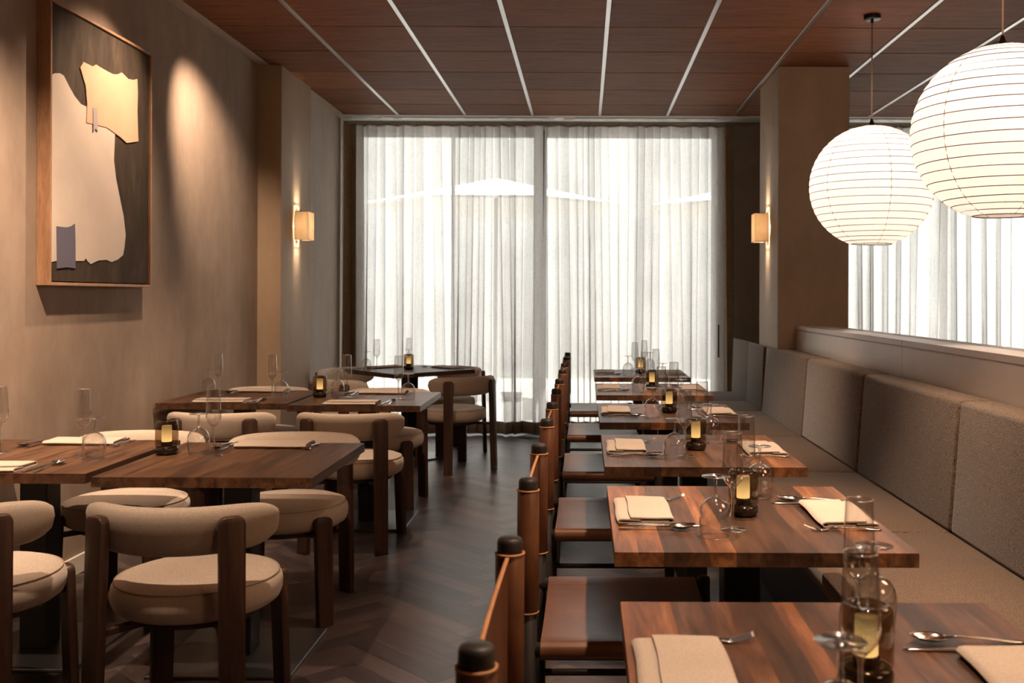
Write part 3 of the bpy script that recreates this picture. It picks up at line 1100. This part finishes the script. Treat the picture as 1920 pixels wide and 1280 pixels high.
# ------------------------------------------------------------------ leather sling chairs (face +x)
def build_sling_chair():
    t = thing('sling_chair', '', 'chair')
    hy = .287
    xr, xf = -.14, .368
    for s in (-1, 1):
        MB().lathe([(.0195, 0), (.0225, .05), (.0225, .836)], 20).obj('rear_leg', M['post'], t, loc=(xr, s * hy, 0))
        MB().lathe([(.0238, .836), (.0242, .842), (.0242, .857), (.0225, .863), (.018, .866), (.001, .867)], 20).obj('leg_cap', M['post'], t, loc=(xr, s * hy, 0))
        MB().lathe([(.018, 0), (.021, .05), (.021, .452), (.018, .46), (.001, .461)], 18).obj('front_leg', M['post'], t, loc=(xf, s * hy, 0))
        MB().tube([(xr, s * .282, .434), (xf, s * .282, .434)], .0185, 12).obj('seat_rail', M['post'], t)
        MB().tube([(xr, s * .282, .165), (xf, s * .282, .165)], .011, 10).obj('stretcher', M['post'], t)
    for x in (xr, xf):
        MB().tube([(x, -hy, .25), (x, hy, .25)], .011, 10).obj('stretcher', M['post'], t)
    # back: leather sleeves round the posts and a bowed sheet between them
    for s in (-1, 1):
        MB().lathe([(.0245, .532), (.0275, .536), (.0278, .69), (.0275, .832), (.0245, .836)], 24).obj('back_sleeve', M['leather'], t, loc=(xr, s * hy, 0))

    def bow(y):
        q = y / hy
        return xr - .002 - .006 * (1 - q * q) + .0

    def topz(y):
        q = y / hy
        return .834 - .010 * (1 - q * q)
    n = 20
    vs, fs = [], []
    for off in (-.0017, .0017):
        for j in range(5):
            for i in range(n + 1):
                y = -hy * .97 + 2 * hy * .97 * i / n
                z0 = .55
                vs.append((bow(y) + off, y, z0 + (topz(y) - z0) * j / 4))
    N = (n + 1) * 5
    for j in range(4):
        for i in range(n):
            a = j * (n + 1) + i
            fs.append((a, a + 1, a + n + 2, a + n + 1))
            fs.append((N + a, N + a + n + 1, N + a + n + 2, N + a + 1))
    MB().add(vs, fs, True).obj('back_sling', M['leather'], t)
    ys_ = [-hy * .93 + 2 * hy * .93 * i / n for i in range(n + 1)]
    MB().tube([(bow(y), y, topz(y)) for y in ys_], (.0045, .0032), 6).obj('leather_edge', M['edge'], t)
    MB().tube([(bow(y), y, .55) for y in ys_], (.0035, .0022), 6).obj('leather_edge', M['edge'], t)
    for s in (-1, 1):
        for z, r in ((.836, .0265), (.533, .0262)):
            MB().tube([(r * math.cos(q), r * math.sin(q), z) for q in [2 * PI * k / 24 for k in range(24)]], .0026, 6, True).obj('leather_edge', M['edge'], t, loc=(xr, s * hy, 0))
    # seat: one hide rolled round both rails
    cy, cz, r = .282, .434, .0222
    pr = []
    for k in range(15):
        a = D(20 - k * 290 / 14)
        pr.append((-cy + r * math.cos(a), cz + r * math.sin(a)))
    top = cz + r
    for k in range(1, 12):
        q = -1 + 2 * k / 12
        pr.append((q * cy, top - .016 * (1 - q * q)))
    for k in range(15):
        a = D(90 - k * 290 / 14)
        pr.append((cy + r * math.cos(a), cz + r * math.sin(a)))
    MB().ribbon(pr, xr + .032, xf - .026, .0036, 'x', 1, True).obj('seat_sling', M['leather'], t, sharp=.9)
    st = MB()
    for s in (-1, 1):
        for k in range(46):
            x = xr + .04 + k * .0093
            y = s * (cy - .055)
            z = top - .016 * (1 - (y / cy) ** 2) + .0022
            st.box(x, x + .0055, y - .0008, y + .0008, z - .001, z)
    st.obj('stitching', M['edge'], t)['kind'] = 'stuff'
    return t


SC = Proto(build_sling_chair)
for i, y in enumerate((7.73, 6.445, 5.155, 3.955, 2.755, 1.575)):
    SC.put((0, y, 0), 0, 'saddle leather sling chair on dark posts, %s of six counted from the curtain' % ORD[i], 'leather sling chairs along the aisle')


# ------------------------------------------------------------------ tableware
def ring(r, z):
    return MB().tube([(r * math.cos(q), r * math.sin(q), z) for q in [2 * PI * k / 32 for k in range(32)]], .0008, 5, True)


def build_wine():
    t = thing('wine_glass', '', 'glass', group='upturned wine glasses')
    H = .152
    f = lambda pr: [(r, H - z) for r, z in reversed(pr)]      # stands upside down
    MB().lathe(f([(.034, 0), (.0335, .0016), (.015, .0032), (.006, .006)]), 28).obj('foot', M['foot'], t)
    MB().lathe(f([(.006, .006), (.0042, .012), (.0036, .025), (.0038, .042), (.006, .050), (.010, .0535)]), 14, cap0=True).obj('stem', M['rimstem'], t)
    MB().lathe(f([(.004, .0535), (.016, .0555), (.029, .064), (.0375, .078), (.0405, .093), (.0405, .108), (.0388, .128), (.0362, H)]), 32, True, None, False, False).obj('bowl', M['glass'], t)
    ring(.0362, .0008).obj('rim', M['rim'], t)
    ring(.0336, H - .001).obj('foot_edge', M['rim'], t)
    return t


def build_flute():
    t = thing('champagne_flute', '', 'glass', group='champagne flutes')
    MB().lathe([(.0335, 0), (.033, .0016), (.015, .0034), (.006, .007)], 28).obj('foot', M['foot'], t)
    MB().lathe([(.006, .007), (.0042, .014), (.0034, .05), (.0036, .095), (.006, .106), (.010, .1105)], 14).obj('stem', M['rimstem'], t)
    MB().lathe([(.004, .1105), (.013, .114), (.023, .126), (.0268, .137), (.0275, .150), (.0262, .185), (.0245, .220), (.0232, .250)], 30, True, None, False, False).obj('bowl', M['glass'], t)
    ring(.0232, .250).obj('rim', M['rim'], t)
    ring(.0332, .001).obj('foot_edge', M['rim'], t)
    return t


def build_lamp():
    t = thing('table_lamp', '', 'lamp', group='smoked glass table lamps')
    MB().lathe([(.030, .0005), (.037, .003), (.0415, .012), (.0415, .022), (.038, .030), (.020, .0315), (.001, .0315)], 32).obj('base', M['puck'], t)
    MB().lathe([(.0395, .0318), (.0410, .036), (.0412, .07), (.0412, .108), (.0395, .119), (.0345, .1255), (.028, .1265), (.0235, .122), (.021, .115)], 36, True, None, False, False).obj('glass_shade', M['smoke'], t)
    MB().lathe([(.0205, .0318), (.0205, .046), (.0175, .048)], 20).obj('collar', M['puck'], t)
    gl = [(.0005, .048), (.0165, .048), (.0172, .050)] + [(.0172, .050 + .055 * k / 6) for k in range(1, 7)] + [(.0160, .108), (.0005, .109)]
    gv = MB().lathe(gl, 72)
    gv.v = [(x * (1 + .05 * math.cos(18 * math.atan2(y, x))), y * (1 + .05 * math.cos(18 * math.atan2(y, x))), z) for x, y, z in gv.v]
    gv.obj('diffuser', M['glow'], t)
    return t


def build_napkin():
    # folded lengthways: x = away from the diner (0 = at the diner), y = along the table edge
    t = thing('napkin', '', 'napkin', group='folded linen napkins')
    pr = [(.060, .0100), (.035, .0106), (.012, .0112), (.004, .0100), (.0005, .0066), (.004, .0032), (.014, .0025), (.08, .0025), (.138, .0028),
          (.1465, .0045), (.150, .0088), (.1465, .0135), (.138, .0152), (.10, .0156), (.06, .0158), (.034, .0160)]
    w = lambda p: (p[0] + .002 * math.sin(p[1] * 23), p[1], p[2] + .0008 * math.sin(p[0] * 40 + p[1] * 17) * (1 if p[2] > .006 else .0))
    pr = [(x - .075, z) for x, z in pr]
    b = MB().ribbon(pr, -.14, .14, .0036, 'y', 10, True, w)
    b.obj('folded_cloth', M['napkin'], t, sharp=1.1)
    pr2 = [(.062, .0066), (.10, .0068), (.136, .0070)]
    MB().ribbon([(x - .075, z) for x, z in pr2], -.1385, .1385, .0030, 'y', 10, True).obj('inner_fold', M['napkin'], t, sharp=1.1)
    return t


def strip(st, n=8):
    """x, half width, half thickness, z"""
    return MB().tube([(x, 0, z) for x, w, h, z in st], [(w, h) for x, w, h, z in st], n)


def build_knife():
    t = thing('knife', '', 'cutlery', group='steel knives')
    strip([(-.118, .003, .0018, .0038), (-.116, .0055, .003, .0038), (-.09, .0058, .0032, .0038), (-.03, .0042, .0030, .0036), (-.008, .0036, .003, .0034)], 10).obj('handle', M['steel'], t)
    strip([(-.008, .0036, .003, .0034), (.0, .0075, .0014, .0030), (.03, .0098, .0011, .0027), (.08, .0100, .0010, .0026), (.104, .0075, .0009, .0026), (.115, .0020, .0008, .0026)], 6).obj('blade', M['steel'], t)
    return t


def build_fork():
    t = thing('fork', '', 'cutlery', group='steel forks')
    strip([(-.105, .002, .0012, .0022), (-.102, .0078, .0016, .0024), (-.085, .0082, .0016, .0030), (-.04, .0044, .0018, .0066), (.01, .0030, .0019, .0090), (.030, .0034, .0019, .0070)], 8).obj('handle', M['steel'], t)
    b = strip([(.030, .0034, .0019, .0070), (.040, .0100, .0013, .0040), (.052, .0125, .0012, .0026), (.058, .0125, .0012, .0030)], 8)
    for k in range(4):
        y = -.0102 + k * .0068
        b.tube([(.056, y, .0028), (.072, y, .0052), (.088, y * .98, .0108), (.099, y * .96, .0165)], [(.0021, .0012), (.0020, .0012), (.0018, .0011), (.0010, .0007)], 5)
    b.obj('tines', M['steel'], t)
    return t


def build_spoon():
    t = thing('spoon', '', 'cutlery', group='steel spoons')
    strip([(-.102, .002, .0012, .0022), (-.099, .0078, .0016, .0024), (-.082, .0082, .0016, .0032), (-.036, .0044, .0019, .0080), (.010, .0030, .0021, .0115), (.034, .0036, .0021, .0112)], 8).obj('handle', M['steel'], t)
    vs, fs = [], []
    n, m = 7, 24
    for off in (0, -.0014):
        for j in range(n + 1):
            q = j / n
            for i in range(m):
                a = 2 * PI * i / m
                ex = .034 * q * math.cos(a)
                ey = .0205 * q * math.sin(a) * (1 - .12 * math.cos(a))
                z = .0095 * q ** 2.2 + .0028 + ex * .06 + off + .0012
                vs.append((.064 + ex, ey, max(z, .0012 + off + .0014)))
    N = (n + 1) * m
    for o_ in (0, N):
        for j in range(n):
            for i in range(m):
                k = (i + 1) % m
                q4 = (o_ + j * m + i, o_ + j * m + k, o_ + (j + 1) * m + k, o_ + (j + 1) * m + i)
                fs.append(q4 if o_ else q4[::-1])
    for i in range(m):
        k = (i + 1) % m
        fs.append((n * m + i, n * m + k, N + n * m + k, N + n * m + i))
    MB().add(vs, fs, True).obj('bowl', M['steel'], t)
    return t


PW, PF, PL, PN, PK, PFO, PS = (Proto(b) for b in (build_wine, build_flute, build_lamp, build_napkin, build_knife, build_fork, build_spoon))
TZ = .7203


def setting(cx, cy, face, half, where, skip=(), gl=0.0, ls=0.0):
    """one place setting; face = the way the diner looks; half = half table depth; where = words that find it"""
    sh = .3575 - half                                          # moves the napkin row with the table edge
    c, s_ = math.cos(face), math.sin(face)

    def at(a, l, dz=0):                                        # a: along the diner's look from table centre, l: to the diner's left
        a += R.uniform(-.004, .004)
        l += ls + R.uniform(-.004, .004)
        return (cx + c * a - s_ * l, cy + s_ * a + c * l, TZ + dz)
    j = lambda k: R.uniform(-k, k)
    if 'napkin' not in skip:
        PN.put(at(-.268 + sh, .022), face + j(.02), 'folded cream linen napkin ' + where)
    if 'fork' not in skip:
        PFO.put(at(-.232 + sh, .186), face + j(.03), 'steel fork ' + where)
    if 'knife' not in skip:
        PK.put(at(-.226 + sh, -.146), face + j(.02), 'steel knife ' + where)
    if 'spoon' not in skip:
        PS.put(at(-.236 + sh, -.179), face + .03 + j(.03), 'steel spoon ' + where)
    if 'wine' not in skip:
        PW.put(at(-.098, -.248 + gl), j(1), 'upturned wine glass ' + where)
    if 'flute' not in skip:
        PF.put(at(-.050, -.180 + gl), j(1), 'tall champagne flute ' + where)


for (x, y, k) in RT:
    w = 'on the %s banquette table from the curtain, ' % ORD[k - 1]
    setting(x, y, 0, .3575, w + 'aisle side')
    setting(x, y, PI, .3575, w + 'bench side')
    PL.put((x + .008, y - .006, TZ), j_ if (j_ := R.uniform(0, 6)) else 0, 'smoked glass table lamp on the %s banquette table from the curtain' % ORD[k - 1])
for nm, (x, y) in LT.items():
    h = .39
    if nm == 'aisle table of the nearer pair':
        setting(x, y, -PI / 2, h, 'on the ' + nm + ', window side', gl=.05)
    else:
        setting(x, y, PI / 2, h, 'on the ' + nm + ', camera side')
        setting(x, y, -PI / 2, h, 'on the ' + nm + ', window side', gl=.035 if nm.startswith('aisle') else 0)
PL.put((-1.575, 3.72, TZ), 1, 'smoked glass table lamp on the aisle table of the nearer pair')
PL.put((-1.565, 5.83, TZ), 2, 'smoked glass table lamp on the aisle table of the farther pair')
setting(-1.435, 8.09, D(-136), .39, 'on the diagonal corner table, aisle side', ls=.09)
setting(-1.435, 8.09, D(-46), .36, 'on the diagonal corner table, wall side', ls=-.10)
PL.put((-1.44, 8.07, TZ), 3, 'smoked glass table lamp on the diagonal corner table')

# every walnut stave has its own tone: mostly mid brown, some dark heartwood, a few pale sapwood strips
TONES = [(.48, .46, .45)] * 3 + [(.72, .70, .69)] * 4 + [(.95, .92, .89)] * 4 + [(1.2, 1.12, 1.02)] * 2 + [(2.0, 1.72, 1.30)] * 2
for o in sorted((q for q in bpy.data.objects if q.name.startswith('stave')), key=lambda q: q.name):
    k = R.choice(TONES)
    f = R.uniform(.93, 1.07)
    if o.parent.location.x < -.5:                               # the tables on the plaster wall side are darker and more even
        k = R.choice([(.66, .64, .63), (.78, .76, .74), (.84, .82, .80), (.92, .89, .86)])
    o.color = (k[0] * f, k[1] * f, k[2] * f, 1)
